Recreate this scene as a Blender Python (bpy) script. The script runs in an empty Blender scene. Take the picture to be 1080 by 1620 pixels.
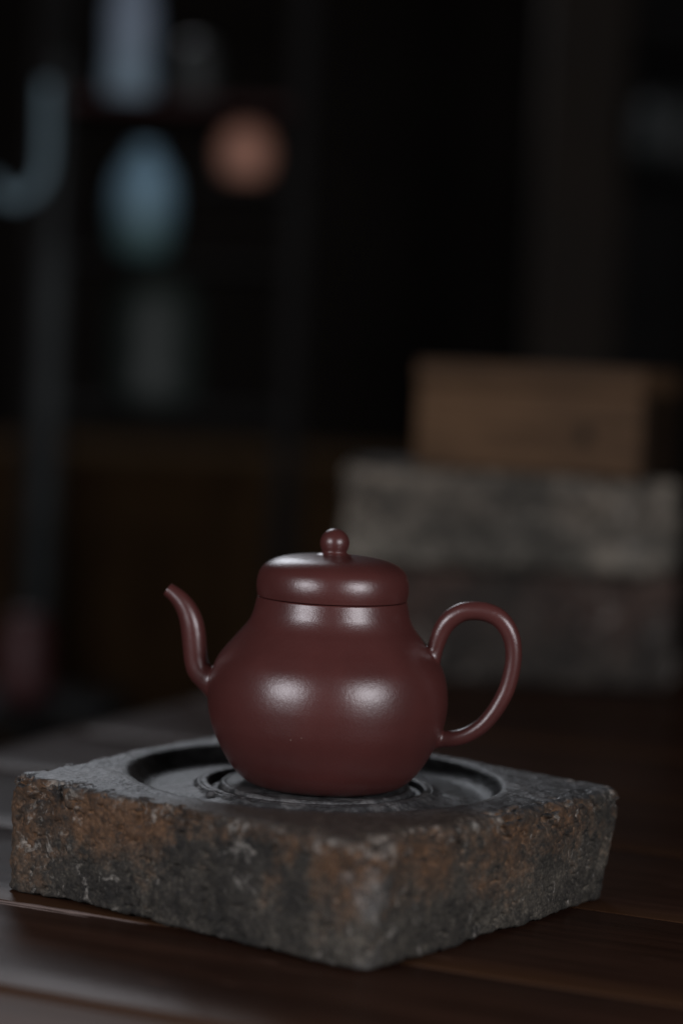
import bpy, math, random
import numpy as np
from mathutils import Vector

# ------------------------------------------------------------------ camera, world, lamps, exposure
S = bpy.context.scene
COL = S.collection
D2R = math.radians

cam_d = bpy.data.cameras.new('camera')
cam = bpy.data.objects.new('camera', cam_d)
COL.objects.link(cam)
cam.location = (0, 0, 0.1917)
cam.rotation_mode = 'QUATERNION'
from mathutils import Quaternion
cam.rotation_quaternion = (Quaternion((1, 0, 0), D2R(90) - 0.0646) @ Quaternion((0, 0, 1), 0.0455))
cam_d.sensor_fit = 'VERTICAL'
cam_d.sensor_height = 36.0
cam_d.sensor_width = 24.0
cam_d.lens = 81.33
cam_d.clip_start = 0.01
cam_d.clip_end = 60
cam_d.dof.use_dof = True
cam_d.dof.focus_distance = 0.813
cam_d.dof.aperture_fstop = 3.3
S.camera = cam

w = bpy.data.worlds.new('World')
S.world = w
w.use_nodes = True
w.node_tree.nodes['Background'].inputs[0].default_value = (1.0, 0.82, 0.66, 1)
w.node_tree.nodes['Background'].inputs[1].default_value = 0.006


def area(name, loc, target, size, energy, color, spread=180):
    d = bpy.data.lights.new(name, 'AREA')
    d.shape = 'RECTANGLE'
    d.size, d.size_y = size
    d.energy = energy
    d.color = color
    d.spread = D2R(spread)
    o = bpy.data.objects.new(name, d)
    COL.objects.link(o)
    o.location = loc
    o.rotation_euler = (Vector(target) - Vector(loc)).to_track_quat('-Z', 'Y').to_euler()
    return o


POT = (-0.0019, 0.836, 0.08)
area('softbox_left', (-0.80, -0.10, 0.43), POT, (0.58, 0.36), 10.5, (0.95, 0.935, 1.0))
area('softbox_right', (0.76, -0.10, 0.43), POT, (0.58, 0.36), 10.5, (0.965, 0.945, 1.0))
area('window_light', (-0.46, 3.0, 1.24), (-0.02, 0.95, 0.05), (0.50, 0.66), 7.2, (0.88, 0.92, 1.0))

S.view_settings.view_transform = 'Standard'
S.view_settings.look = 'None'
S.view_settings.exposure = 0.0
S.view_settings.gamma = 1.0
S.render.engine = 'CYCLES'
try:
    S.cycles.use_denoising = True
    S.cycles.denoiser = 'OPENIMAGEDENOISE'
except Exception:
    pass
S.cycles.max_bounces = 6
S.cycles.caustics_reflective = False
S.cycles.caustics_refractive = False

rng = np.random.default_rng(7)
random.seed(7)

# ------------------------------------------------------------------ numpy noise
_perm = rng.permutation(4096)
_val = rng.random(4096) * 2 - 1


def vnoise(p):
    p = np.asarray(p, float)
    i = np.floor(p).astype(np.int64)
    t = p - i
    t = t * t * t * (t * (t * 6 - 15) + 10)
    out = 0
    for dx in (0, 1):
        wx = t[..., 0] if dx else 1 - t[..., 0]
        for dy in (0, 1):
            wy = t[..., 1] if dy else 1 - t[..., 1]
            for dz in (0, 1):
                wz = t[..., 2] if dz else 1 - t[..., 2]
                h = _perm[(_perm[(_perm[(i[..., 0] + dx) & 4095] + i[..., 1] + dy) & 4095] + i[..., 2] + dz) & 4095]
                out = out + wx * wy * wz * _val[h]
    return out


def fbm(p, octaves=4, gain=0.5):
    a, s, out = 1.0, 1.0, 0
    for k in range(octaves):
        out = out + a * vnoise(np.asarray(p) * s + 17.3 * k)
        a *= gain
        s *= 2.03
    return out


def smooth(x, a, b):
    t = np.clip((x - a) / (b - a), 0, 1)
    return t * t * (3 - 2 * t)


# ------------------------------------------------------------------ object helpers
def link(name, me, mat=None, parent=None, loc=(0, 0, 0), rotz=0.0):
    o = bpy.data.objects.new(name, me)
    COL.objects.link(o)
    o.location = loc
    o.rotation_euler = (0, 0, rotz)
    if parent is not None:
        o.parent = parent
    if mat is not None and me is not None:
        me.materials.append(mat)
    return o


def tag(o, label=None, cat=None, group=None, kind=None):
    if label: o['label'] = label
    if cat: o['category'] = cat
    if group: o['group'] = group
    if kind: o['kind'] = kind
    return o


def empty(name, loc=(0, 0, 0), rotz=0.0):
    return link(name, None, None, None, loc, rotz)


def mesh(name, verts, faces, smooth_shade=True):
    me = bpy.data.meshes.new(name)
    me.from_pydata([tuple(v) for v in verts], [], faces)
    me.validate()
    me.update()
    if smooth_shade:
        me.polygons.foreach_set('use_smooth', [True] * len(me.polygons))
    return me


def grid_mesh(name, V, wrap=True, flip=False, cap0=False, cap1=False):
    """V: rows x cols x 3 lattice, columns wrap round; fast builder."""
    R, Cn = V.shape[:2]
    verts = V.reshape(-1, 3)
    r, c = np.meshgrid(np.arange(R - 1), np.arange(Cn if wrap else Cn - 1), indexing='ij')
    c1 = (c + 1) % Cn
    q = np.stack([r * Cn + c, r * Cn + c1, (r + 1) * Cn + c1, (r + 1) * Cn + c], -1).reshape(-1, 4)
    if flip:
        q = q[:, ::-1]
    extra_v, tris = [], []
    n = len(verts)
    if cap0:
        extra_v.append(V[0].mean(0))
        a = np.arange(Cn)
        t = np.stack([np.full(Cn, n), (a + 1) % Cn, a], -1)
        tris.append(t[:, ::-1] if flip else t)
        n += 1
    if cap1:
        extra_v.append(V[-1].mean(0))
        a = np.arange(Cn) + (R - 1) * Cn
        b = (np.arange(Cn) + 1) % Cn + (R - 1) * Cn
        t = np.stack([np.full(Cn, n), a, b], -1)
        tris.append(t[:, ::-1] if flip else t)
        n += 1
    if extra_v:
        verts = np.concatenate([verts, np.array(extra_v)])
    loops = [q.ravel()]
    sizes = [np.full(len(q), 4)]
    for t in tris:
        loops.append(t.ravel())
        sizes.append(np.full(len(t), 3))
    loops = np.concatenate(loops).astype(np.int32)
    sizes = np.concatenate(sizes).astype(np.int32)
    me = bpy.data.meshes.new(name)
    me.vertices.add(len(verts))
    me.vertices.foreach_set('co', verts.astype(np.float32).ravel())
    me.loops.add(len(loops))
    me.loops.foreach_set('vertex_index', loops)
    me.polygons.add(len(sizes))
    st = np.concatenate([[0], np.cumsum(sizes)[:-1]]).astype(np.int32)
    me.polygons.foreach_set('loop_start', st)
    me.polygons.foreach_set('use_smooth', np.ones(len(sizes), bool))
    me.update(calc_edges=True)
    me.validate()
    return me


def fix_normals(me):
    import bmesh
    b = bmesh.new()
    b.from_mesh(me)
    bmesh.ops.recalc_face_normals(b, faces=b.faces[:])
    b.to_mesh(me)
    b.free()
    return me


def catmull(P, n=8):
    P = np.asarray(P, float)
    Q = np.concatenate([[2 * P[0] - P[1]], P, [2 * P[-1] - P[-2]]])
    out = []
    for i in range(1, len(Q) - 2):
        p0, p1, p2, p3 = Q[i - 1], Q[i], Q[i + 1], Q[i + 2]
        # centripetal-ish: chord-limited tangents
        d1 = np.linalg.norm(p1[:2] - p0[:2]) + 1e-9
        d2 = np.linalg.norm(p2[:2] - p1[:2]) + 1e-9
        d3 = np.linalg.norm(p3[:2] - p2[:2]) + 1e-9
        m1 = d2 * ((p1 - p0) / d1 * d2 + (p2 - p1) / d2 * d1) / (d1 + d2)
        m2 = d2 * ((p2 - p1) / d2 * d3 + (p3 - p2) / d3 * d2) / (d2 + d3)
        for t in np.linspace(0, 1, n, endpoint=False):
            h = (2*t**3 - 3*t**2 + 1, t**3 - 2*t**2 + t, -2*t**3 + 3*t**2, t**3 - t**2)
            out.append(h[0]*p1 + h[1]*m1 + h[2]*p2 + h[3]*m2)
    out.append(P[-1])
    return np.array(out)


def lathe(name, prof, seg=192):
    """prof: list of (r, z), from bottom to top; outer side ascending. r=0 ends are closed."""
    prof = np.asarray(prof, float)
    a = np.linspace(0, 2 * np.pi, seg, endpoint=False)
    V = np.stack([prof[:, 0][:, None] * np.cos(a), prof[:, 0][:, None] * np.sin(a),
                  np.repeat(prof[:, 1][:, None], seg, 1)], -1)
    V[:, :, 0] += 0
    return grid_mesh(name, V, cap0=prof[0, 0] > 0, cap1=prof[-1, 0] > 0)


def rbox(name, sx, sy, sz, b=0.002, origin=(0, 0, 0), seg=2):
    """Bevelled box, min corner at -sx/2.., z from 0."""
    import bmesh
    bm = bmesh.new()
    bmesh.ops.create_cube(bm, size=1.0)
    for v in bm.verts:
        v.co = Vector((v.co.x * sx + origin[0], v.co.y * sy + origin[1], (v.co.z + 0.5) * sz + origin[2]))
    if b:
        bmesh.ops.bevel(bm, geom=bm.edges[:], offset=b, segments=seg, profile=0.5, affect='EDGES')
    me = bpy.data.meshes.new(name)
    bm.to_mesh(me)
    bm.free()
    me.polygons.foreach_set('use_smooth', [False] * len(me.polygons))
    return me


# ------------------------------------------------------------------ material helpers
class NT:
    def __init__(self, name):
        self.m = bpy.data.materials.new(name)
        self.m.use_nodes = True
        self.t = self.m.node_tree
        self.b = self.t.nodes['Principled BSDF']
        self.tc = self.t.nodes.new('ShaderNodeTexCoord')

    def n(self, typ, **kw):
        nd = self.t.nodes.new('ShaderNode' + typ)
        for k, v in kw.items():
            setattr(nd, k, v)
        return nd

    def l(self, a, b):
        self.t.links.new(a, b)

    def mapping(self, scale=(1, 1, 1), loc=(0, 0, 0), rot=(0, 0, 0), src='Object'):
        mp = self.n('Mapping')
        mp.inputs['Scale'].default_value = scale
        mp.inputs['Location'].default_value = loc
        mp.inputs['Rotation'].default_value = rot
        self.l(self.tc.outputs[src], mp.inputs['Vector'])
        return mp.outputs[0]

    def noise(self, vec, scale, detail=4, rough=0.55, dist=0.0):
        nd = self.n('TexNoise')
        nd.inputs['Scale'].default_value = scale
        nd.inputs['Detail'].default_value = detail
        nd.inputs['Roughness'].default_value = rough
        nd.inputs['Distortion'].default_value = dist
        self.l(vec, nd.inputs['Vector'])
        return nd.outputs['Fac']

    def ramp(self, fac, stops, interp='LINEAR'):
        r = self.n('ValToRGB')
        r.color_ramp.interpolation = interp
        while len(r.color_ramp.elements) < len(stops):
            r.color_ramp.elements.new(0.5)
        for e, (p, c) in zip(r.color_ramp.elements, stops):
            e.position = p
            e.color = (*c, 1) if isinstance(c, tuple) else (c, c, c, 1)
        self.l(fac, r.inputs[0])
        return r.outputs[0]

    def mix(self, fac, a, b, blend='MIX'):
        m = self.n('Mix', data_type='RGBA', blend_type=blend)
        for s, v in ((m.inputs[0], fac), (m.inputs[6], a), (m.inputs[7], b)):
            if hasattr(v, 'is_linked') or hasattr(v, 'links'):
                self.l(v, s)
            else:
                s.default_value = v if isinstance(v, (int, float)) else (*v, 1)
        return m.outputs[2]

    def math(self, op, a, b=0.0, c=0.0, clamp=False):
        m = self.n('Math', operation=op, use_clamp=clamp)
        for s, v in zip(m.inputs, (a, b, c)):
            if isinstance(v, (int, float)):
                s.default_value = v
            else:
                self.l(v, s)
        return m.outputs[0]

    def set(self, **kw):
        names = {'color': 'Base Color', 'rough': 'Roughness', 'spec': 'Specular IOR Level', 'metal': 'Metallic',
                 'coat': 'Coat Weight', 'coat_rough': 'Coat Roughness', 'ior': 'IOR'}
        for k, v in kw.items():
            s = self.b.inputs[names[k]]
            if isinstance(v, (int, float)):
                s.default_value = v
            elif isinstance(v, tuple):
                s.default_value = (*v, 1)
            else:
                self.l(v, s)

    def bump(self, layers):
        prev = None
        for h, strength, dist in layers:
            bp = self.n('Bump')
            bp.inputs['Strength'].default_value = strength
            bp.inputs['Distance'].default_value = dist
            self.l(h, bp.inputs['Height'])
            if prev is not None:
                self.l(prev, bp.inputs['Normal'])
            prev = bp.outputs[0]
        self.l(prev, self.b.inputs['Normal'])


def simple_mat(name, color, rough=0.6, var=0.25, scale=30, spec=0.15, coat=0.0, bump=0.0):
    k = NT(name)
    v = k.mapping()
    nz = k.noise(v, scale, 5, 0.6)
    dark = tuple(c * (1 - var) for c in color)
    lite = tuple(min(1, c * (1 + var)) for c in color)
    k.set(color=k.ramp(nz, [(0.3, dark), (0.7, lite)]), rough=rough, spec=spec, coat=coat, coat_rough=0.15)
    if bump:
        k.bump([(nz, bump, 0.002)])
    return k.m


# ---- dark purple-brown clay of the teapot
def clay_material():
    k = NT('purple_clay')
    v = k.mapping()
    big = k.noise(v, 45, 3, 0.5)
    grain = k.noise(v, 2600, 2, 0.6)
    mid = k.noise(v, 620, 3, 0.6)
    col = k.ramp(big, [(0.3, (0.057, 0.0172, 0.0152)), (0.7, (0.072, 0.0218, 0.0192))])
    vo = k.n('TexVoronoi', feature='F1')
    vo.inputs['Scale'].default_value = 260
    k.l(v, vo.inputs['Vector'])
    speck = k.ramp(vo.outputs['Distance'], [(0.035, 1.0), (0.06, 0.0)])
    pick = k.n('SeparateColor')
    k.l(vo.outputs['Color'], pick.inputs[0])
    on = k.math('GREATER_THAN', pick.outputs[0], 0.965)
    speck = k.math('MULTIPLY', k.math('MULTIPLY', speck, on), 0.6)
    col = k.mix(speck, col, (0.42, 0.33, 0.27))
    k.set(color=col, rough=k.math('MULTIPLY_ADD', mid, 0.08, 0.275), spec=0.60)
    k.bump([(mid, 0.24, 0.00025), (grain, 0.30, 0.00013)])
    return k.m


# ---- weathered carved brick: grey-green stone, rust patches, pale chips, smoother slate-grey top
def old_brick_material(name, base_lo, base_hi, rust, rust_amt, scale=1.0, top=True, seed=0.0):
    k = NT(name)
    v = k.mapping(loc=(seed, seed * 0.7, seed * 0.3))
    n1 = k.noise(v, 22 * scale, 6, 0.62, 0.4)
    n2 = k.noise(v, 60 * scale, 6, 0.65, 0.3)
    n3 = k.noise(v, 240 * scale, 5, 0.7)
    n4 = k.noise(v, 900 * scale, 4, 0.7)
    col = k.ramp(n2, [(0.28, base_lo), (0.72, base_hi)])
    fine = k.ramp(n3, [(0.25, 0.30), (0.5, 0.9), (0.75, 1.8)])
    fine = k.mix(0.8, fine, k.mix(1.0, fine, k.ramp(n4, [(0.3, 0.30), (0.5, 1.0), (0.7, 2.0)]), 'MULTIPLY'))
    col = k.mix(1.0, col, fine, 'MULTIPLY')
    col = k.mix(1.0, col, k.ramp(n1, [(0.32, 0.45), (0.5, 0.95), (0.66, 1.75)]), 'MULTIPLY')
    geo = k.n('NewGeometry')
    sep = k.n('SeparateXYZ')
    k.l(k.tc.outputs['Object'], sep.inputs[0])
    # rust, mostly in the upper half of the sides
    h = k.n('MapRange')
    k.l(sep.outputs[2], h.inputs[0])
    h.inputs[1].default_value, h.inputs[2].default_value = 0.0, 0.036
    h.inputs[3].default_value, h.inputs[4].default_value = -0.10, 0.06
    lr = k.n('MapRange')
    k.l(sep.outputs[0], lr.inputs[0])
    lr.inputs[1].default_value, lr.inputs[2].default_value = -0.1, 0.1
    lr.inputs[3].default_value, lr.inputs[4].default_value = (0.045, -0.035) if top else (0, 0)
    rm = k.math('ADD', lr.outputs[0], k.math('ADD', k.math('MULTIPLY', n1, 0.75), k.math('MULTIPLY', n3, 0.25)))
    rm = k.math('ADD', rm, h.outputs[0])
    rmask = k.ramp(rm, [(0.49, 0.0), (0.62, 1.0)])
    rc = k.ramp(n3, [(0.3, tuple(c * 0.35 for c in rust)), (0.55, rust), (0.8, tuple(c * 1.5 for c in rust))])
    col = k.mix(k.math('MULTIPLY', rmask, rust_amt), col, rc)
    # pale chips and mineral crust
    pm = k.noise(k.mapping(loc=(3.1 + seed, 1, 2)), 150 * scale, 6, 0.72, 0.6)
    pg = k.noise(k.mapping(loc=(9.1, 4 + seed, 2)), 30 * scale, 3, 0.5)
    hr = k.n('MapRange')
    k.l(sep.outputs[2], hr.inputs[0])
    hr.inputs[1].default_value, hr.inputs[2].default_value = 0.031, 0.040
    hr.inputs[3].default_value, hr.inputs[4].default_value = 0.0, 0.075 if top else 0.0
    pmask = k.ramp(k.math('ADD', hr.outputs[0], k.math('ADD', k.math('MULTIPLY', pm, 0.7), k.math('MULTIPLY', pg, 0.3))), [(0.568, 0.0), (0.635, 0.65)])
    col = k.mix(pmask, col, (0.22, 0.205, 0.18))
    if top:
        # fine pale scratches and mineral flecks, dark hairline cracks
        ms = k.n('Mapping')
        ms.inputs['Scale'].default_value = (560, 560, 210)
        ms.inputs['Rotation'].default_value = (0.5, 0.35, 0.3)
        k.l(k.tc.outputs['Object'], ms.inputs['Vector'])
        fl_ = k.noise(ms.outputs[0], 1.0, 3, 0.6, 0.8)
        gt = k.noise(k.mapping(loc=(5, 2, 7)), 48, 4, 0.6)
        fm = k.math('MULTIPLY', k.ramp(fl_, [(0.64, 0.0), (0.71, 0.7)]), k.ramp(k.math('ADD', gt, hr.outputs[0]), [(0.47, 0.0), (0.6, 1.0)]))
        col = k.mix(fm, col, (0.23, 0.21, 0.185))
        cr = k.ramp(fl_, [(0.30, 0.75), (0.39, 0.0)])
        col = k.mix(cr, col, (0.006, 0.0055, 0.005))
    if top:
        # the corner towards the viewer is rubbed to bare pale stone
        dx = k.math('SUBTRACT', sep.outputs[0], 0.0180)
        dy = k.math('SUBTRACT', sep.outputs[1], -0.1185)
        dc = k.math('SQRT', k.math('ADD', k.math('MULTIPLY', dx, dx), k.math('MULTIPLY', dy, dy)))
        cm = k.ramp(k.math('MULTIPLY_ADD', dc, 30.0, k.math('MULTIPLY_ADD', n2, 1.6, -0.75)), [(0.06, 0.40), (0.24, 0.0)])
        col = k.mix(cm, col, (0.15, 0.145, 0.135))
    # worn ridges pale, pits dark
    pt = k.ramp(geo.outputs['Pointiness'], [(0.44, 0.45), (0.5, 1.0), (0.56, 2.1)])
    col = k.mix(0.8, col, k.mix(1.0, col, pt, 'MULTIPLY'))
    if top:
        sn = k.n('SeparateXYZ')
        k.l(geo.outputs['Normal'], sn.inputs[0])
        tz = k.math('MULTIPLY', k.ramp(sn.outputs[2], [(0.55, 0.0), (0.9, 1.0)]), k.ramp(k.math('MULTIPLY', sep.outputs[2], 10), [(0.2, 0.0), (0.28, 1.0)]))
        ts = k.ramp(n3, [(0.3, (0.018, 0.018, 0.018)), (0.55, (0.036, 0.0365, 0.037)), (0.75, (0.085, 0.087, 0.088))])
        ts = k.mix(k.math('MULTIPLY', pmask, 0.5), ts, (0.16, 0.155, 0.15))
        # brown earth film over the corner that points to the viewer
        nx = k.math('MULTIPLY_ADD', sep.outputs[1], -1.0, k.math('MULTIPLY', n2, 0.05))
        brown = k.ramp(k.math('MULTIPLY', nx, 10), [(0.80, 0.0), (0.98, 0.85)])
        ts = k.mix(brown, ts, k.mix(1.0, (0.040, 0.029, 0.021), fine, 'MULTIPLY'))
        # carved circle: slate everywhere, near black towards the hollow's outer wall
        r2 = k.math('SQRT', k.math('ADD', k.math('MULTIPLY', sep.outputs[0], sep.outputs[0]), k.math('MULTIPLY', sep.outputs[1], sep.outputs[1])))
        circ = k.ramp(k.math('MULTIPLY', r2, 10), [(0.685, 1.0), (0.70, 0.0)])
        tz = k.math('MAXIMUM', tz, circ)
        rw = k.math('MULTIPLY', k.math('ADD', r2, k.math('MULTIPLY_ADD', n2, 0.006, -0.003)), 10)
        outer_dark = k.math('MULTIPLY', k.ramp(rw, [(0.575, 0.0), (0.63, 0.80)]), circ)
        ts = k.mix(outer_dark, ts, (0.006, 0.006, 0.006))
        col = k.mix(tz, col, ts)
        rg = k.mix(tz, (0.85,) * 3, k.mix(brown, k.ramp(n3, [(0.3, 0.27), (0.7, 0.50)]), (0.55,) * 3))
        k.set(rough=rg)
    else:
        k.set(rough=0.9)
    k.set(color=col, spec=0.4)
    k.bump([(n3, 0.5, 0.0007), (n4, 0.8, 0.0004)])
    return k.m


def wood_material(name, dark, lite, rough=(0.3, 0.5), axis=(1.2, 22, 22), spec=0.5, edge=None, scratches=True, coat=0.0):
    """Grain runs along local X; axis stretches the noise."""
    k = NT(name)
    oi = k.n('ObjectInfo')
    off = k.n('VectorMath', operation='MULTIPLY_ADD')
    cx = k.n('CombineXYZ')
    k.l(k.math('MULTIPLY', oi.outputs['Random'], 13.0), cx.inputs[0])
    k.l(k.math('MULTIPLY', oi.outputs['Random'], 7.0), cx.inputs[1])
    add = k.n('VectorMath', operation='ADD')
    k.l(k.tc.outputs['Object'], add.inputs[0])
    k.l(cx.outputs[0], add.inputs[1])
    mp = k.n('Mapping')
    mp.inputs['Scale'].default_value = axis
    k.l(add.outputs[0], mp.inputs['Vector'])
    g1 = k.noise(mp.outputs[0], 4.0, 6, 0.6, 1.2)
    g2 = k.noise(mp.outputs[0], 22.0, 5, 0.7, 0.4)
    big = k.noise(add.outputs[0], 9.0, 3, 0.5)
    f = k.math('ADD', k.math('MULTIPLY', g1, 0.6), k.math('MULTIPLY', g2, 0.4))
    col = k.ramp(f, [(0.32, dark), (0.68, lite)])
    col = k.mix(0.6, col, k.mix(1.0, col, k.ramp(big, [(0.3, 0.6), (0.7, 1.35)]), 'MULTIPLY'))
    rr = k.ramp(k.math('ADD', k.math('MULTIPLY', big, 0.6), k.math('MULTIPLY', g2, 0.4)), [(0.3, rough[0]), (0.7, rough[1])])
    if scratches:
        ms = k.n('Mapping')
        ms.inputs['Scale'].default_value = (6, 160, 160)
        ms.inputs['Rotation'].default_value = (0, 0, 0.12)
        k.l(add.outputs[0], ms.inputs['Vector'])
        sc = k.noise(ms.outputs[0], 3.0, 2, 0.5, 0.3)
        gate = k.noise(add.outputs[0], 17.0, 3, 0.6)
        sm = k.math('MULTIPLY', k.ramp(sc, [(0.70, 0.0), (0.74, 1.0)]), k.ramp(gate, [(0.52, 0.0), (0.62, 0.8)]))
        col = k.mix(sm, col, tuple(min(1, c * 4 + 0.03) for c in lite))
    if edge:
        sp = k.n('SeparateXYZ')
        k.l(k.tc.outputs['Object'], sp.inputs[0])
        # worn strip along the plank's near edge (local y = 0) where varnish rubbed off
        wv = k.math('ADD', sp.outputs[1], k.math('MULTIPLY_ADD', big, 0.012, -0.006))
        em = k.ramp(k.math('MULTIPLY', wv, 20), [(0.0, 0.75), (0.10, 0.6), (0.40, 0.0)])
        col = k.mix(em, col, edge)
    k.set(color=col, rough=rr, spec=spec, coat=coat, coat_rough=0.2)
    k.bump([(g2, 0.25, 0.0004), (g1, 0.15, 0.0006)])
    return k.m


M = {}
M['clay'] = clay_material()
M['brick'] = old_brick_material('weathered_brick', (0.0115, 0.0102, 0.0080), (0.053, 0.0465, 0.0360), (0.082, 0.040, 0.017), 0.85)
M['grey_brick'] = old_brick_material('grey_brick', (0.036, 0.0325, 0.026), (0.094, 0.086, 0.070), (0.12, 0.095, 0.07), 0.5, 0.35, False, 4.0)
M['dark_brick'] = old_brick_material('dark_brick', (0.011, 0.009, 0.0072), (0.031, 0.0255, 0.020), (0.040, 0.020, 0.014), 0.6, 0.4, False, 8.0)
M['table'] = wood_material('dark_lacquered_wood', (0.0125, 0.0058, 0.0038), (0.038, 0.0180, 0.0115), (0.25, 0.38), edge=(0.040, 0.019, 0.009), spec=0.02)
M['rail'] = wood_material('worn_brown_wood', (0.030, 0.013, 0.006), (0.075, 0.033, 0.014), (0.45, 0.6), spec=0.15)
M['box_wood'] = wood_material('old_box_wood', (0.036, 0.021, 0.0115), (0.125, 0.072, 0.038), (0.6, 0.8), (3, 30, 30), scratches=False, spec=0.12)
M['rack_wood'] = wood_material('dark_rack_wood', (0.003, 0.0026, 0.0022), (0.007, 0.006, 0.005), (0.5, 0.7), (22, 22, 1.2), scratches=False, spec=0.12)
M['red_wood'] = wood_material('dark_red_wood', (0.020, 0.007, 0.007), (0.04, 0.013, 0.012), (0.5, 0.7), scratches=False, spec=0.12)
M['chest_wood'] = wood_material('chest_wood', (0.026, 0.0145, 0.0065), (0.054, 0.031, 0.014), (0.55, 0.75), (22, 22, 1.2), scratches=False, spec=0.02)
M['pillar_wood'] = wood_material('pillar_wood', (0.012, 0.009, 0.0065), (0.025, 0.0195, 0.0145), (0.6, 0.8), (22, 22, 1.2), scratches=False, spec=0.12)
M['wall'] = simple_mat('dark_wall', (0.009, 0.0068, 0.0052), 0.9, 0.3, 4)
M['floor'] = simple_mat('dark_floor', (0.02, 0.018, 0.016), 0.8, 0.3, 6)
M['iron'] = simple_mat('dull_grey_iron', (0.04, 0.045, 0.045), 0.6, 0.2, 40)
M['latch'] = simple_mat('dark_metal', (0.022, 0.016, 0.011), 0.8, 0.2, 90)

# ------------------------------------------------------------------ the setting
fl = link('floor', mesh('floor', [(-4, -2, 0), (4, -2, 0), (4, 3.4, 0), (-4, 3.4, 0)], [(0, 1, 2, 3)], False), M['floor'], loc=(0, 0, -0.75))
tag(fl, kind='structure')
wl = link('wall', rbox('wall', 8, 0.1, 3.4, 0), M['wall'], loc=(0, 3.455, -0.75))
tag(wl, kind='structure')

# ------------------------------------------------------------------ table: planks that run down to the right
TA = D2R(-23.5)
table = tag(empty('table', (0, 0, -0.75), TA), 'dark brown lacquered plank table under the carved brick and the stack', 'table')
edges = [0.500, 0.5915, 0.6833, 0.79, 0.90, 1.01, 1.13, 1.25, 1.37, 1.52]
S0, S1 = -0.585, 1.0


def plank_mesh(name, length, width, th, seed):
    """Plank with slightly wavy, rounded long edges; local x along it, y across from 0, z up to 0."""
    n = 160
    x = np.linspace(0, length, n)
    rad = 0.0005
    sec = []
    for a in np.linspace(0, np.pi / 2, 4):
        sec.append((rad - rad * np.sin(a), -rad + rad * np.cos(a), 0))
    left = sec[::-1]
    prof = [(0, -th, 0)] + [(s[0], s[1], 0) for s in left] + [(width * t, 0, 1) for t in (0.25, 0.5, 0.75)] + \
           [(width - s[0], s[1], 2) for s in sec] + [(width, -th, 2)]
    V = np.zeros((n, len(prof), 3))
    nz0 = fbm(np.stack([x * 14, np.full(n, seed * 3.1), np.zeros(n)], -1), 4) * 0.0006
    nz1 = fbm(np.stack([x * 14, np.full(n, seed * 3.1 + 50), np.zeros(n)], -1), 4) * 0.0006
    for j, (y, z, side) in enumerate(prof):
        V[:, j, 0] = x
        V[:, j, 1] = y + (nz0 * 0 + np.abs(nz0) if side == 0 else -np.abs(nz1) if side == 2 else 0)
        V[:, j, 2] = z
    V = V[:, ::-1]
    return grid_mesh(name, V, wrap=True, cap0=True, cap1=True)


for i in range(len(edges) - 1):
    wd = edges[i + 1] - edges[i] - (0.0030 if i == 0 else 0.0006)
    lift = [-0.0014, 0.0, 0.0001, 0.0, 0.0002, 0.0, 0.0002, 0.0, 0.0002][i]
    o = link('plank', plank_mesh('plank', S1 - S0, wd, 0.026, i), M['rail'] if i == 0 else M['table'], table,
             (S0, edges[i] + 0.0003, 0.75 - 0.0002 + lift))
    if i == 0:
        o['label'] = 'brown worn edge plank'
def sliver(L, wd, h, seed):
    n = 60
    V = []
    for t in np.linspace(0, 1, n):
        e = max(0.03, math.sin(math.pi * t) ** 0.6) * (0.75 + 0.25 * float(fbm(np.array([t * 9, seed, 0.0]), 3)))
        c = float(fbm(np.array([t * 4, seed + 5, 0.0]), 2)) * wd * 0.15
        V.append([(L * t, c + wd * e * a, max(0, h * e * b)) for a, b in ((-.5, 0), (-.38, .7), (-.1, 1), (.2, .55), (.5, 0))])
    return grid_mesh('splinter', np.array(V)[:, ::-1], wrap=True, cap0=True, cap1=True)


M['splinter'] = wood_material('bare_splintered_wood', (0.05, 0.034, 0.028), (0.15, 0.11, 0.095), (0.7, 0.8), (6, 90, 90), scratches=False)
for (sx_, ty_, L_, w_, h_) in ((-0.445, 0.6825, 0.085, 0.0042, 0.0007), (-0.432, 0.6795, 0.05, 0.0022, 0.0004)):
    link('splinter', fix_normals(sliver(L_, w_, h_, sx_ * 31)), M['splinter'], table, (sx_, ty_, 0.7498))
ap = link('apron', rbox('apron', S1 - S0 - 0.08, 0.022, 0.09, 0.002), M['table'], table, ((S0 + S1) / 2, 0.55, 0.632))
ap = link('apron', rbox('apron', S1 - S0 - 0.08, 0.022, 0.09, 0.002), M['table'], table, ((S0 + S1) / 2, 1.47, 0.632))
for sx in (S0 + 0.05, S1 - 0.05):
    for sy in (0.55, 1.47):
        link('leg', rbox('leg', 0.05, 0.05, 0.7225, 0.003), M['table'], table, (sx, sy + (0.0365 if sy < 1 else -0.0365), 0))

# ------------------------------------------------------------------ carved brick
def rounded_quad(C, rad, n):
    C = np.asarray(C, float)
    pts = []
    m = len(C)
    for i in range(m):
        p, c, q = C[i - 1], C[i], C[(i + 1) % m]
        u, v2 = (p - c) / np.linalg.norm(p - c), (q - c) / np.linalg.norm(q - c)
        ang = np.arccos(np.dot(u, v2))
        t = rad[i] / np.tan(ang / 2)
        a, b = c + u * t, c + v2 * t
        for s in np.linspace(0, 1, 14):
            pts.append((1 - s)**2 * a + 2 * s * (1 - s) * (c + (a + b - 2 * c) * 0.12) + s * s * b)
    pts = np.array(pts + [pts[0]])
    d = np.r_[0, np.cumsum(np.linalg.norm(np.diff(pts, axis=0), axis=1))]
    s = np.linspace(0, d[-1], n, endpoint=False)
    return np.stack([np.interp(s, d, pts[:, 0]), np.interp(s, d, pts[:, 1])], -1)


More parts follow.
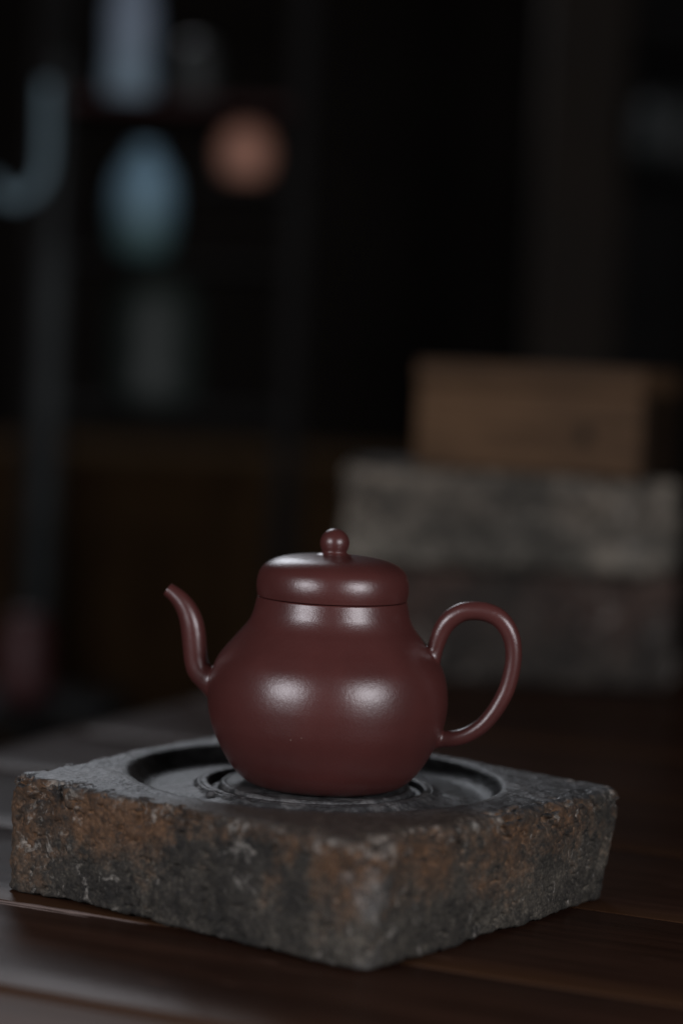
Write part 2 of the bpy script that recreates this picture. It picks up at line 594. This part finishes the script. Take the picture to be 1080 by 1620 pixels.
BO = np.array([-0.0048, 0.836])                       # centre of the carved circle
CH = [(0.0138, 0.7164), (0.1094, 0.8392), (-0.0250, 0.9480), (-0.1136, 0.8093)]
NP = 1500
PB = rounded_quad(np.array(CH) - BO, [0.0075, 0.006, 0.006, 0.0050], NP)
BH = 0.0415


def lattice_normals(V):
    du = np.roll(V, -1, 1) - np.roll(V, 1, 1)
    dv = np.gradient(V, axis=0)
    n = np.cross(dv, du)
    n /= np.linalg.norm(n, axis=-1, keepdims=True) + 1e-12
    return n


def brick_mesh():
    th = np.arctan2(PB[:, 1], PB[:, 0])
    cs = np.stack([np.cos(th), np.sin(th)], -1)
    # carved centre: radius, depth below the rim (mm)
    zb = 3.7
    prof = [(0.4, zb), (8, zb), (16, zb), (22, zb), (26, zb), (29, zb), (31.5, zb), (32.6, zb), (33.2, zb - .15), (33.9, zb - .2), (34.5, zb + .2), (35.0, zb + 1.3),
            (35.6, zb + 2.3), (37.2, zb + 2.5), (38.4, zb + 2.2), (38.9, zb + .9), (39.4, zb - .1), (40.0, zb - .35), (41.0, zb - .3), (41.6, zb - .15), (42.0, zb + .1), (42.4, zb), (43.0, zb + .1), (43.6, zb + .55),
            (44.4, zb + 1.15), (46, zb + 1.6), (49, 5.7), (53, 6.1), (56, 6.4), (58.5, 6.6), (61, 6.5), (63.0, 5.9),
            (64.9, 4.5), (66.1, 2.9), (67.0, 1.5), (67.8, 0.65), (68.8, 0.22), (71, 0.0)]
    prof = catmull(prof, 3)
    inner = []
    for r, d in prof:
        inner.append(np.concatenate([cs * r / 1000, np.full((NP, 1), BH - d / 1000)], 1))
    # outward normal of the footprint
    tg = np.roll(PB, -1, 0) - np.roll(PB, 1, 0)
    nrm = np.stack([tg[:, 1], -tg[:, 0]], -1)
    nrm /= np.linalg.norm(nrm, axis=1, keepdims=True)
    ker = np.ones(31) / 31
    nrm = np.stack([np.convolve(np.r_[nrm[-15:, k], nrm[:, k], nrm[:15, k]], ker, 'valid') for k in (0, 1)], -1)
    nrm /= np.linalg.norm(nrm, axis=1, keepdims=True)
    P3 = np.concatenate([PB * 30, np.zeros((NP, 1))], 1)
    er = 0.0034 + 0.0016 * fbm(P3, 3) + 0.0012 * np.maximum(0, fbm(P3 * 5 + 9, 3))
    er = np.clip(er, 0.0012, 0.008)
    # the corner that points to the viewer is rubbed rounder
    near = np.exp(-((PB - np.array(CH[0]) + BO)**2).sum(1) / (2 * 0.03**2))
    right = smooth((PB[:, 0] - PB[:, 1]) , -0.02, 0.06) * (PB[:, 0] > 0.015)
    er = np.minimum(er * (1 + 1.3 * near + 0.8 * right), 0.0046 + 0.0020 * near)
    Pt = PB - nrm * er[:, None]
    c0 = cs * 0.0711
    rows = []
    for t in np.linspace(0, 1, 46)[1:]:
        xy = c0 * (1 - t) + Pt * t
        rows.append(np.concatenate([xy, np.full((NP, 1), BH)], 1))
    for a in np.linspace(0, np.pi / 2, 12)[1:]:
        xy = Pt + nrm * er[:, None] * np.sin(a)
        rows.append(np.concatenate([xy, (BH - er * (1 - np.cos(a)))[:, None]], 1))
    zt = BH - er
    # bottom edge: broken, lifted off the table in places
    und = 0.0005 + 0.0006 * fbm(P3 * 0.9 + 31, 4)
    und = np.clip(und, 0.0001, 0.003)
    # the end at the right is broken off slanting inwards
    farc = np.array(CH[1]) - BO
    taper = np.exp(-((PB - farc)**2).sum(1) / (2 * 0.026**2))[:, None] * (-farc / np.linalg.norm(farc)) * 0.0062
    for t in np.linspace(0, 1, 92)[1:]:
        z = zt * (1 - t) + (und + 0.0012) * t
        xy = PB + nrm * (-0.0006 * t) + taper * t
        rows.append(np.concatenate([xy, z[:, None]], 1))
    for a in np.linspace(0, np.pi / 2, 5)[1:]:
        xy = PB + taper + nrm * (-0.0006 - 0.0016 * (1 - np.cos(a)))
        rows.append(np.concatenate([xy, (und + 0.0012 * (1 - np.sin(a)))[:, None]], 1))
    for t in (0.2, 0.6):
        rows.append(np.concatenate([PB * (1 - t) * 0.985, np.full((NP, 1), 0.0004)], 1))
    V = np.stack(inner + rows)
    N = lattice_normals(V)
    if N[5, :, 2].mean() < 0:
        N = -N
    X = V + 0
    up = smooth(N[..., 2], 0.5, 0.9)
    r = np.linalg.norm(V[..., :2], axis=-1)
    carve = 1 - smooth(r, 0.069, 0.074)                       # machined circle stays cleaner
    seat = smooth(r, 0.024, 0.033)
    big = fbm(X * 45 + 3, 3)
    med = fbm(X * 190 + 11, 4, 0.6)
    fine = fbm(X * 700 + 5, 3, 0.6)
    cav = np.maximum(0, fbm(X * np.array([260, 260, 330]) + 40, 3) - 0.42)
    side_d = 0.00075 * big + 0.00040 * med + 0.00020 * fine - 0.0020 * cav
    top_d = 0.00035 * big + 0.00016 * med + 0.00010 * fine
    car_d = (0.00010 * med + 0.00007 * fine + 0.00012 * big) * seat
    d = side_d * (1 - up) + top_d * up
    d = d * (1 - carve) + car_d * carve
    # chipped rim: bites out of the upper arris
    arris = np.zeros_like(d)
    k0 = len(inner) + 45
    arris[k0 - 14:k0 + 34] = np.hanning(48)[:, None]
    chip = np.maximum(0, fbm(X * 105 + 70, 4, 0.6) - 0.12)
    arris = arris * smooth(r, 0.0725, 0.079)
    d = d - arris * (0.0068 * chip + 0.0010 * np.maximum(0, med))
    # flakes broken off the platform edge
    flake = np.exp(-((r - 0.045) / 0.004)**2) * np.maximum(0, fbm(X * 120 + 55, 2) - 0.25)
    d = d - flake * 0.0018
    d = np.clip(d, -0.0034, 0.0009)
    V = V + N * d[..., None]
    V[..., 2] = np.maximum(V[..., 2], 0.0002)
    return grid_mesh('carved_brick', V, flip=False, cap0=True, cap1=True)


bm_ = brick_mesh()
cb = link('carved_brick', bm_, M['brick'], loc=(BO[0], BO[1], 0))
tag(cb, 'old carved square stone brick with rust stains and a ringed round hollow under the teapot', 'brick')

# ------------------------------------------------------------------ teapot
ZB = BH - 0.0037
pot = tag(empty('teapot', (-0.0019, 0.836, ZB), D2R(-6)),
          'small purple brown clay teapot with round knob lid standing on the carved brick', 'teapot')
mm = 0.001
body_pts = [(20.5, 37.85), (23.5, 37.9), (26.3, 38.3), (28.6, 39.2), (31.2, 41.1), (34.4, 44.6), (36.9, 48.4), (39.3, 52.8), (41.2, 57.0), (42.5, 61.0), (43.25, 64.8), (43.6, 68.4),
            (43.5, 72.0), (43.0, 76.0), (42.1, 79.6), (40.7, 83.0), (38.0, 86.9), (35.0, 90.5), (32.3, 93.8), (29.9, 96.9), (28.5, 100.0), (27.8, 103.0), (27.3, 105.4)]
outer = catmull(body_pts, 6)
prof_r, prof_z = outer[:, 0].copy(), outer[:, 1].copy()
body_prof = [(0.5, 37.85)] + [tuple(q) for q in outer] + [(27.25, 105.7), (27.18, 105.92), (26.98, 106.1), (26.6, 106.16), (24.0, 106.17), (23.6, 105.9), (23.6, 100.0), (27, 94), (38, 80)]
body_prof = np.array(body_prof) * mm
body_prof[:, 1] -= ZB
body_prof[:, 1] = np.maximum(body_prof[:, 1], 0)
link('body', lathe('body', body_prof, 224), M['clay'], pot)

lid_pts = [(27.22, 107.0), (27.5, 108.4), (27.62, 110.2), (27.5, 112.1), (27.1, 114.1), (26.35, 115.95), (25.2, 117.4), (23.5, 118.65), (21.3, 119.75), (18.5, 120.6), (14, 121.35), (9, 121.85), (3, 122.15)]
lid_o = catmull(lid_pts, 6)
lid_prof = [(22.8, 104.0), (23.1, 103.8), (23.3, 104.2), (23.3, 106.55), (26.7, 106.40), (27.05, 106.43), (27.17, 106.55)] + [tuple(q) for q in lid_o] + [(0.3, 122.5)]
lid_prof = np.array(lid_prof) * mm
lid_prof[:, 1] -= ZB
lid = link('lid', lathe('lid', lid_prof, 224), M['clay'], pot)
kn = [(7.4, 121.7), (6.6, 121.95), (5.8, 122.2), (5.2, 122.42), (4.85, 122.65), (4.62, 122.9), (4.5, 123.1)]
for a in np.linspace(-np.arcsin(0.545), np.pi / 2, 20)[0:]:
    kn.append((max(0.02, 5.32 * np.cos(a)), 126.25 + 5.28 * np.sin(a)))
kn = np.array(kn) * mm
kn[:, 1] -= ZB
link('knob', lathe('knob', kn, 96), M['clay'], lid)


def body_r(z):
    return np.interp(z, prof_z, prof_r)


def tube(name, pts, fil0=None, fil1=None, seg=40, open_end=False, flat=1.0, n=10):
    """Planar tube in local XZ (mm): pts (x, z, r) from the body outwards; fil = fillet size where an end meets the body."""
    C = catmull([(a * 1.001, b, c * 1.045) for a, b, c in pts], n)
    T = np.gradient(C[:, :2], axis=0)
    T /= np.linalg.norm(T, axis=1, keepdims=True)
    ph = np.linspace(0, 2 * np.pi, seg, endpoint=False)

    def ring(i):
        nx, nz = -T[i][1], T[i][0]
        return np.stack([C[i][0] + C[i][2] * np.cos(ph) * nx, C[i][2] * flat * np.sin(ph), C[i][1] + C[i][2] * np.cos(ph) * nz], -1)
    rings = [ring(i) for i in range(len(C))]

    def outside(p):
        return np.hypot(p[..., 0], p[..., 1]) - body_r(p[..., 2])

    def fillet(order, fil):
        # order: ring indices walking from the body outwards
        k = next(j for j, i in enumerate(order) if outside(rings[i]).min() > fil * 0.75)
        i = order[k]
        P2 = rings[i]
        sgn = 1 if order[1] > order[0] else -1
        t3 = np.array([T[i][0], 0, T[i][1]]) * sgn
        rad3 = P2 - np.array([C[i][0], 0, C[i][1]])
        rad3 /= np.linalg.norm(rad3, axis=1, keepdims=True)
        P1 = P2.copy()
        alive = np.ones(len(P1), bool)
        for _ in range(600):
            alive &= outside(P1) > 0.0
            if not alive.any():
                break
            P1[alive] -= t3 * 0.03
        P1 = P1.copy()
        # body normal at P1
        zz = P1[:, 2]
        dr = (body_r(zz + 0.2) - body_r(zz - 0.2)) / 0.4
        rr = np.hypot(P1[:, 0], P1[:, 1])
        nb = np.stack([P1[:, 0] / rr, P1[:, 1] / rr, -dr], -1)
        nb /= np.linalg.norm(nb, axis=1, keepdims=True)
        out = rad3 - nb * (rad3 * nb).sum(1, keepdims=True)
        out /= np.linalg.norm(out, axis=1, keepdims=True) + 1e-9
        P0 = P1 + out * fil
        sc = (body_r(P0[:, 2]) - 0.03) / np.hypot(P0[:, 0], P0[:, 1])
        P0[:, 0] *= sc
        P0[:, 1] *= sc
        res = []
        for t in np.linspace(0, 1, 12):
            res.append((1 - t)**2 * P0 + 2 * t * (1 - t) * P1 + t * t * P2)
        # tuck under the surface so no gap shows
        under = P0.copy()
        under[:, :2] *= 0.985
        return [under] + res, k

    a, b = 0, len(C)
    head, tail = [], []
    if fil0:
        head, k = fillet(list(range(len(C))), fil0)
        a = k + 1
    if fil1:
        rv, k = fillet(list(range(len(C)))[::-1], fil1)
        tail = rv[::-1]
        b = len(C) - 1 - k
    seq = head + rings[a:b] + tail
    if open_end:                                            # pouring lip: rounded rim and a bore
        i = len(C) - 1
        t3 = np.array([T[i][0], 0, T[i][1]])
        c3 = np.array([C[i][0], 0, C[i][1]])
        last = rings[i] - c3
        for s, adv in ((0.99, 0.03), (0.95, 0.05), (0.82, 0.05), (0.74, 0.02), (0.70, -0.4), (0.66, -3.0), (0.5, -6.0)):
            seq.append(c3 + last * s + t3 * adv)
    V = np.stack(seq) * mm
    V[..., 2] -= ZB
    N = lattice_normals(V)
    cen = V.mean(1, keepdims=True)
    flip = ((V - cen) * N).sum(-1).mean() < 0
    me = grid_mesh(name, V, flip=not flip, cap1=open_end)
    return me


spout_pts = [(-37.0, 72.0, 5.0), (-40.6, 72.9, 4.85), (-43.9, 74.15, 4.65), (-46.1, 75.55, 4.45), (-47.65, 77.3, 4.32), (-48.75, 80.2, 4.22), (-49.5, 85.0, 4.25), (-50.2, 90.0, 4.25), (-51.1, 94.2, 4.12), (-52.6, 98.0, 3.75),
             (-54.9, 101.5, 3.3), (-57.7, 104.2, 2.8), (-60.5, 106.05, 2.42)]
link('spout', fix_normals(tube('spout', spout_pts, fil0=1.15, open_end=True)), M['clay'], pot)
handle_pts = [(36.6, 84.5, 2.7), (37.6, 88.0, 2.75), (38.5, 91.6, 2.85), (39.6, 95.2, 3.05), (41.2, 98.6, 3.2), (43.7, 101.5, 3.3), (47.4, 103.75, 3.3), (51.9, 104.5, 3.28), (56.4, 104.05, 3.28), (60.3, 102.4, 3.25), (63.3, 99.4, 3.15), (65.4, 95.3, 3.0), (66.4, 89.6, 2.84),
              (65.8, 82.0, 2.82), (64.4, 76.3, 2.8), (62.2, 71.3, 2.78), (59.6, 67.0, 2.74), (56.4, 63.1, 2.7), (53.2, 60.5, 2.7), (49.6, 58.55, 2.74), (45.6, 57.5, 2.85), (41.4, 57.05, 2.95), (37.5, 56.9, 3.0)]
link('handle', fix_normals(tube('handle', handle_pts, fil0=1.3, fil1=1.1)), M['clay'], pot)

# ------------------------------------------------------------------ stack behind: two old bricks and a wooden box
def rough_block(name, sx, sy, sz, amp, seed, rad=0.006):
    n = 420
    C = np.array([(-sx / 2, -sy / 2), (sx / 2, -sy / 2), (sx / 2, sy / 2), (-sx / 2, sy / 2)])
    P = rounded_quad(C, [rad] * 4, n)
    tg = np.roll(P, -1, 0) - np.roll(P, 1, 0)
    nr = np.stack([tg[:, 1], -tg[:, 0]], -1)
    nr /= np.linalg.norm(nr, axis=1, keepdims=True)
    rows = []
    for t in (0.1, 0.3, 0.6, 0.85, 0.97):
        rows.append(np.c_[P * t, np.zeros(n)])
    for a in np.linspace(0, np.pi / 2, 5):
        rows.append(np.c_[P - nr * rad * (1 - np.sin(a)), np.full(n, rad * (1 - np.cos(a)))])
    for t in np.linspace(0, 1, 34)[1:-1]:
        rows.append(np.c_[P, np.full(n, rad + (sz - 2 * rad) * t)])
    for a in np.linspace(0, np.pi / 2, 5):
        rows.append(np.c_[P - nr * rad * (1 - np.cos(a)), np.full(n, sz - rad + rad * np.sin(a))])
    for t in (0.97, 0.85, 0.6, 0.3, 0.1):
        rows.append(np.c_[P * t, np.full(n, sz)])
    V = np.stack(rows)
    N = lattice_normals(V)
    cen = V.mean((0, 1))
    if ((V - cen) * N).sum() < 0:
        N = -N
    d = amp * (fbm(V * 28 + seed, 3) + 0.5 * fbm(V * 110 + seed, 3) - 1.2 * np.maximum(0, fbm(V * 60 + seed + 9, 3) - 0.35))
    flatm = (np.abs(N[..., 2]) > 0.8)
    d = np.where(flatm, d * 0.15 - 0.0004, d)
    V = V + N * d[..., None]
    V[..., 2] = np.clip(V[..., 2], 0, sz)
    return fix_normals(grid_mesh(name, V, cap0=True, cap1=True))


b1 = link('old_brick', rough_block('dark_block', 0.190, 0.13, 0.0715, 0.0028, 3, 0.008), M['dark_brick'], loc=(0.111, 1.470, 0.0), rotz=D2R(3))
tag(b1, 'dark brown old brick at the bottom of the stack behind the teapot', 'brick')
b2 = link('old_brick', rough_block('grey_block', 0.202, 0.13, 0.0590, 0.0032, 21, 0.009), M['grey_brick'], loc=(0.1035, 1.448, 0.0717), rotz=D2R(-2))
tag(b2, 'pale grey old brick in the middle of the stack behind the teapot', 'brick')
wb = tag(empty('wooden_box', (0.1240, 1.428, 0.1309), D2R(-22)), 'small brown wooden box on top of the stack of old bricks', 'box')
link('box_body', rbox('box_body', 0.141, 0.085, 0.050, 0.0015), M['box_wood'], wb)
link('lid', rbox('lid', 0.143, 0.087, 0.0135, 0.0018), M['box_wood'], wb, (0, 0, 0.0505))
M['side_tone'] = wood_material('dark_side_tone', (0.010, 0.006, 0.0035), (0.024, 0.015, 0.009), (0.6, 0.8), scratches=False, spec=0.1)
link('dark_side_sheet', rbox('dark_side_sheet', 0.003, 0.080, 0.047, 0.0008), M['side_tone'], wb, (0.0722, 0, 0.0015))  # thin sheet added to make the box's right side darker
link('latch', rbox('latch', 0.007, 0.003, 0.010, 0.0008), M['latch'], wb, (0.037, -0.0440, 0.019))

# ------------------------------------------------------------------ dim room behind: rack with jars, stand, chest, pillar
rack = tag(empty('display_rack', (-0.165, 2.44, -0.75)), 'dark open wooden rack with jars in the dim background', 'shelf')
for x in (-0.155, 0.105):
    for y in (-0.07, 0.10):
        link('post', rbox('post', 0.022, 0.022, 1.42, 0.002), M['rack_wood'], rack, (x, y, 0))
SH = [0.885, 1.040, 1.200]
for k_, z in enumerate(SH):
    link('shelf_board', rbox('shelf_board', 0.238, 0.19, 0.010, 0.0015, origin=(0, 0, -0.010)), M['red_wood'] if k_ == 2 else M['rack_wood'], rack, (-0.025, 0.015, z))
link('side_shelf', rbox('side_shelf', 0.100, 0.10, 0.010, 0.0015, origin=(0, 0, -0.010)), M['rack_wood'], rack, (0.054, -0.05, 1.1205))


def jar(name, prof, mat, loc, label, cat='jar'):
    p = catmull(np.array(prof), 6)
    o = link(name, lathe(name, p, 64), mat, None, loc)
    tag(o, label, cat)
    return o


def glaze(name, top, low, z0, z1):
    k = NT(name)
    sp = k.n('SeparateXYZ')
    k.l(k.tc.outputs['Object'], sp.inputs[0])
    mr = k.n('MapRange')
    k.l(sp.outputs[2], mr.inputs[0])
    mr.inputs[1].default_value, mr.inputs[2].default_value = z0, z1
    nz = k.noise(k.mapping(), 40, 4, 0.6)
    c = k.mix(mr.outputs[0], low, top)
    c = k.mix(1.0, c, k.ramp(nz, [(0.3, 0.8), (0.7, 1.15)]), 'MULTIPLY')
    k.set(color=c, rough=0.5, spec=0.35)
    return k.m


M['blue_glaze'] = glaze('pale_blue_glaze', (0.31, 0.52, 0.66), (0.09, 0.17, 0.17), 0.02, 0.075)  # light fading down the jar is put into this colour
M['pale_glaze'] = glaze('blue_white_glaze', (0.32, 0.40, 0.50), (0.32, 0.46, 0.54), 0.0, 0.08)
M['grey_glaze'] = glaze('grey_glaze', (0.042, 0.047, 0.046), (0.04, 0.044, 0.042), 0.0, 0.08)
M['green_glaze'] = glaze('grey_green_glaze', (0.028, 0.037, 0.032), (0.036, 0.045, 0.041), 0.0, 0.12)
M['orange_clay'] = glaze('orange_clay', (0.64, 0.32, 0.225), (0.58, 0.29, 0.20), 0.0, 0.08)
M['red_clay'] = glaze('red_clay', (0.06, 0.022, 0.022), (0.06, 0.022, 0.022), 0.0, 0.08)
M['blue_enamel'] = glaze('blue_grey_enamel', (0.22, 0.33, 0.38), (0.22, 0.33, 0.38), 0.0, 0.08)

RZ = -0.75
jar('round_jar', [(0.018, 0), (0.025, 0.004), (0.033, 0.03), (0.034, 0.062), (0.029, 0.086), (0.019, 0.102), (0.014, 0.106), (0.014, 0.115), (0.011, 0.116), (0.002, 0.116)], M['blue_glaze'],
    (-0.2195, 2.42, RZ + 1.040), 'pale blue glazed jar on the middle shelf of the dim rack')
jar('tall_vase', [(0.018, 0), (0.022, 0.004), (0.024, 0.05), (0.024, 0.10), (0.019, 0.125), (0.015, 0.15), (0.018, 0.17), (0.013, 0.17), (0.011, 0.15)], M['pale_glaze'],
    (-0.2400, 2.43, RZ + 1.200), 'bluish white tall vase on the top shelf of the dim rack', 'vase')
jar('small_jar', [(0.016, 0), (0.020, 0.004), (0.022, 0.03), (0.018, 0.055), (0.012, 0.062), (0.002, 0.064)], M['grey_glaze'],
    (-0.1690, 2.40, RZ + 1.200), 'small grey jar beside the tall vase on the top shelf')
jar('round_pot', [(0.013, 0), (0.021, 0.004), (0.0275, 0.02), (0.0285, 0.030), (0.0255, 0.044), (0.016, 0.054), (0.011, 0.057), (0.002, 0.058)], M['orange_clay'],
    (-0.1140, 2.375, RZ + 1.1205), 'round orange clay pot on the small side shelf', 'pot')
jar('storage_jar', [(0.036, 0), (0.044, 0.005), (0.050, 0.05), (0.050, 0.10), (0.040, 0.128), (0.034, 0.134), (0.002, 0.136)], M['green_glaze'],
    (-0.2030, 2.42, RZ + 0.885), 'dark grey green jar on the lowest shelf of the dim rack')

st = tag(empty('hook_stand', (-0.283, 2.20, RZ)), 'dull grey iron pole stand with a blue grey curled hook', 'stand')
link('base', lathe('base', [(0.10, 0), (0.10, 0.012), (0.03, 0.02), (0.012, 0.03), (0.001, 0.03)], 48), M['iron'], st)
link('pole', lathe('pole', [(0.013, 0.028), (0.013, 1.03), (0.010, 1.04), (0.006, 1.05), (0.006, 1.21), (0.001, 1.215)], 32), M['iron'], st)
hk = [(-0.009, 1.190), (-0.009, 1.17), (-0.008, 1.13), (-0.010, 1.105), (-0.020, 1.088), (-0.036, 1.080), (-0.050, 1.086), (-0.056, 1.098)]
hc = catmull(np.array([(a, b, 0.0055) for a, b in hk]), 6)
Tt = np.gradient(hc[:, :2], axis=0)
Tt /= np.linalg.norm(Tt, axis=1, keepdims=True)
ph = np.linspace(0, 2 * np.pi, 20, endpoint=False)
HV = np.stack([np.stack([c[0] - t[1] * c[2] * np.cos(ph), -0.018 + c[2] * np.sin(ph), c[1] + t[0] * c[2] * np.cos(ph)], -1) for c, t in zip(hc, Tt)])
link('hook', fix_normals(grid_mesh('hook', HV, cap0=True, cap1=True)), M['blue_enamel'], st)

ch = tag(empty('wooden_chest', (-0.10, 2.75, RZ)), 'dark brown wooden chest in the shadow behind the table', 'chest')
link('chest_body', rbox('chest_body', 0.62, 0.36, 0.80, 0.004), M['chest_wood'], ch)
link('top_board', rbox('top_board', 0.66, 0.40, 0.03, 0.004), M['chest_wood'], ch, (0, 0, 0.8005))
sto = tag(empty('stool', (-0.262, 1.98, RZ)), 'low dark wooden stool in the shadow carrying a small red jar', 'stool')
link('seat', rbox('seat', 0.16, 0.16, 0.02, 0.003), M['rack_wood'], sto, (0, 0, 0.622))
for sx in (-0.06, 0.06):
    for sy in (-0.06, 0.06):
        link('leg', rbox('leg', 0.022, 0.022, 0.6215, 0.002), M['rack_wood'], sto, (sx, sy, 0))
jar('small_pot', [(0.014, 0), (0.019, 0.003), (0.024, 0.035), (0.020, 0.065), (0.014, 0.075), (0.002, 0.076)], M['red_clay'],
    (-0.262, 1.95, RZ + 0.642), 'small dull red jar low on the stool at the far side', 'jar')
pl = tag(link('wooden_pillar', rbox('wooden_pillar', 0.094, 0.094, 3.2, 0.006), M['pillar_wood'], None, (0.252, 2.66, RZ)),
         'dark brown wooden pillar rising behind the stack of bricks', 'pillar')
ws = tag(empty('wall_shelf', (0.36, 2.95, 0.45)), 'dark hanging shelf at the far side beyond the pillar', 'shelf')
link('shelf_board', rbox('shelf_board', 0.16, 0.16, 0.012, 0.002), M['rack_wood'], ws, (0, 0, 0.135))
link('shelf_board', rbox('shelf_board', 0.16, 0.16, 0.012, 0.002), M['rack_wood'], ws, (0, 0, -0.012))
link('back_board', rbox('back_board', 0.16, 0.02, 1.2, 0.002), M['rack_wood'], ws, (0, 0.09, -0.35))
jar('wall_jar', [(0.03, 0), (0.042, 0.005), (0.05, 0.05), (0.046, 0.08), (0.03, 0.095), (0.002, 0.097)], M['grey_glaze'],
    (0.395, 2.92, 0.4505), 'grey green jar on the hanging shelf beyond the pillar')
